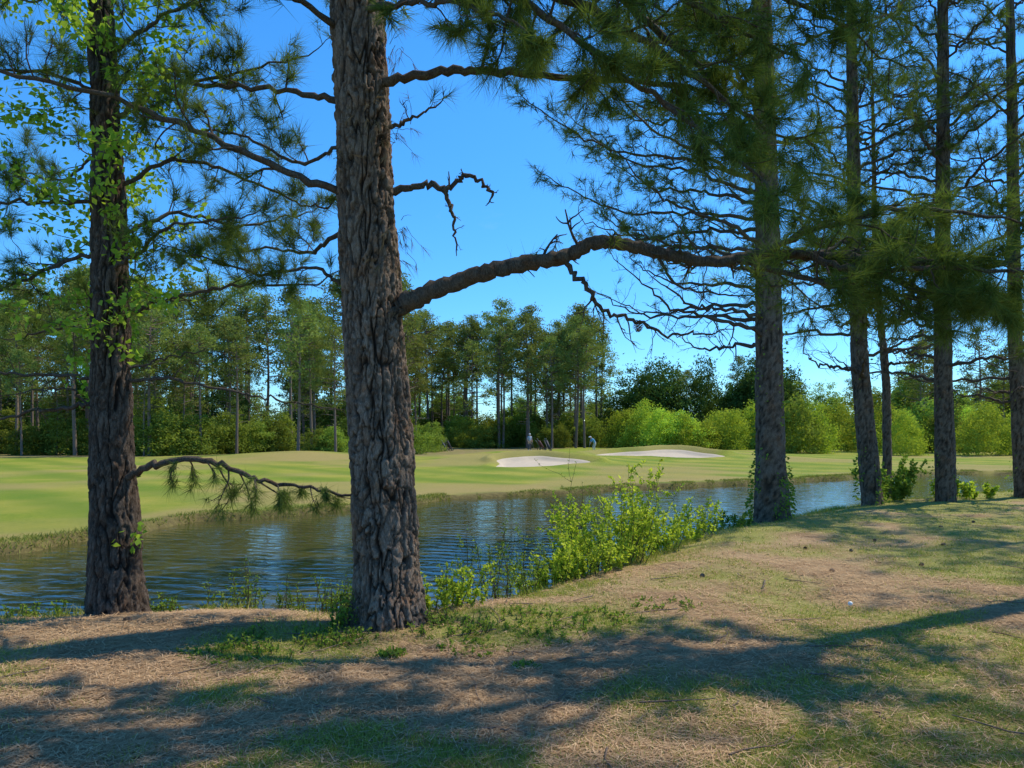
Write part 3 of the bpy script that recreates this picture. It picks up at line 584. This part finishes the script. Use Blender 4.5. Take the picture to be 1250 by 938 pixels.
J2=[(0,.12,.9),(0,.02,1.08),(0,-.16,1.24),(0,-.28,1.32),(0,-.37,1.38),(0,-.42,1.47),(.18,-.18,1.24),(.14,-.32,.98),(.03,-.4,.78),(.02,-.43,.7),(-.18,-.18,1.24),(-.14,-.32,.98),(-.02,-.4,.8),(-.02,-.43,.72),(.12,.12,.82),(.16,.0,.47),(.17,.06,.08),(.18,-.1,.04),(-.12,.12,.82),(-.16,.0,.47),(-.17,.06,.08),(-.18,-.1,.04)]
try:
    golfer(1.8,76,.5,J1,E,Rd,(.34,.38,.46),(.06,.06,.08),((.22,-.15,.86),(.34,-.3,.03)))
    golfer(7.9,72,-1.2,J2,E,Rd,(.12,.35,.6),(.5,.48,.42),((0,-.42,.76),(0,-.62,.03)))
except Exception as ex: print('GOLFER FAIL',ex)
def push_cart(x,y,rot,c):
    root=empty('golf_push_cart',(x,y,hz(x,y)+.02)); root.rotation_euler=(0,0,rot)
    def part(nm,tubes,mat,rad):
        T=Plant()
        for P_,r_ in tubes: T.tube(np.array(P_,float),np.array(r_,float),10)
        T.branch_obj(root,mat,nm)
    def wheel(cx,cy,r):
        th=np.linspace(0,2*np.pi,19); return ([(cx,cy+r*math.cos(t),r+r*math.sin(t)) for t in th],[.03]*19)
    part('wheels',[wheel(.33,0,.15),wheel(-.33,0,.15),wheel(0,-.6,.12)],plain_mat('tyre',(.03,.03,.03)),0)
    part('frame',[([(.33,0,.15),(-.33,0,.15)],[.015,.015]),([(0,-.6,.12),(0,0,.25),(0,.45,1.0),(0,.6,1.05)],[.02]*4)],plain_mat('frame_metal',(.2,.2,.2),.4),0)
    part('bag',[([(0,-.38,.2),(0,-.36,.24),(0,.16,.98),(0,.17,1.0)],[.05,.14,.15,.13])],plain_mat('bag_fabric',c),0)
    part('clubs',[([(dx,.15,.95),(dx*1.5,.3,1.2),(dx*1.5,.32,1.27)],[.008,.008,.03]) for dx in (-.08,-.03,.03,.08)],plain_mat('club_heads',(.25,.25,.25),.3),0)
push_cart(3.6,76,.6,(.03,.03,.035)); push_cart(2.9,77,2,(.1,.03,.03)); push_cart(-6.9,74,1,(.03,.035,.06)); push_cart(-9.4,75,-.6,(.04,.04,.04)); push_cart(-6.4,74.5,2.4,(.03,.03,.03))
# ---------------------------------------------------------------- light, sky, camera
EL,AZ=math.radians(54),math.radians(62)
w=bpy.data.worlds.new('World'); scene.world=w; w.use_nodes=True; nt=w.node_tree; nt.nodes.clear()
sky=N(nt,'ShaderNodeTexSky',sky_type='NISHITA'); sky.sun_disc=False; sky.sun_elevation=EL; sky.sun_rotation=AZ; sky.air_density=1.0; sky.dust_density=.1; sky.ozone_density=1.6
tc=N(nt,'ShaderNodeTexCoord'); sx=N(nt,'ShaderNodeSeparateXYZ'); nt.links.new(tc.outputs['Generated'],sx.inputs[0])
tint=mixc(nt,ramp(nt,sx.outputs[2],0,.42),(.40,.64,.88),(.55,.84,1.10))
skc=mixc(nt,1.0,sky.outputs[0],tint,'MULTIPLY')
cl=N(nt,'ShaderNodeTexNoise'); cl.inputs['Scale'].default_value=2.2; cl.inputs['Detail'].default_value=7; cl.inputs['Roughness'].default_value=.62
nt.links.new(mapping(nt,tc.outputs['Generated'],(1,1,2.4)),cl.inputs['Vector'])
hs=N(nt,'ShaderNodeHueSaturation'); hs.inputs['Saturation'].default_value=1.12; hs.inputs['Value'].default_value=1.5; nt.links.new(skc,hs.inputs['Color'])
fin=mixc(nt,ramp(nt,cl.outputs['Fac'],.62,.9,0,.35),hs.outputs[0],(5.,5.8,6.6))
bg=N(nt,'ShaderNodeBackground'); bg.inputs['Strength'].default_value=.15; nt.links.new(fin,bg.inputs[0])
wo=N(nt,'ShaderNodeOutputWorld'); nt.links.new(bg.outputs[0],wo.inputs[0])
sd=bpy.data.lights.new('sun','SUN'); sd.energy=5; sd.angle=math.radians(.5); sd.color=(1,.91,.74); so=bpy.data.objects.new('sun',sd); COL.objects.link(so)
dirv=Vector((math.sin(AZ)*math.cos(EL),math.cos(AZ)*math.cos(EL),math.sin(EL))); so.rotation_euler=dirv.to_track_quat('Z','Y').to_euler(); so.location=(20,20,40)
cd=bpy.data.cameras.new('camera'); cd.sensor_width=36; cd.lens=26.18; cd.shift_y=.0488; cd.clip_end=3000; cam=bpy.data.objects.new('camera',cd); COL.objects.link(cam)
cam.location=(0,0,1.6); cam.rotation_euler=(math.radians(90),0,0); scene.camera=cam
scene.view_settings.view_transform='Standard'; scene.view_settings.look='None'; scene.view_settings.exposure=0
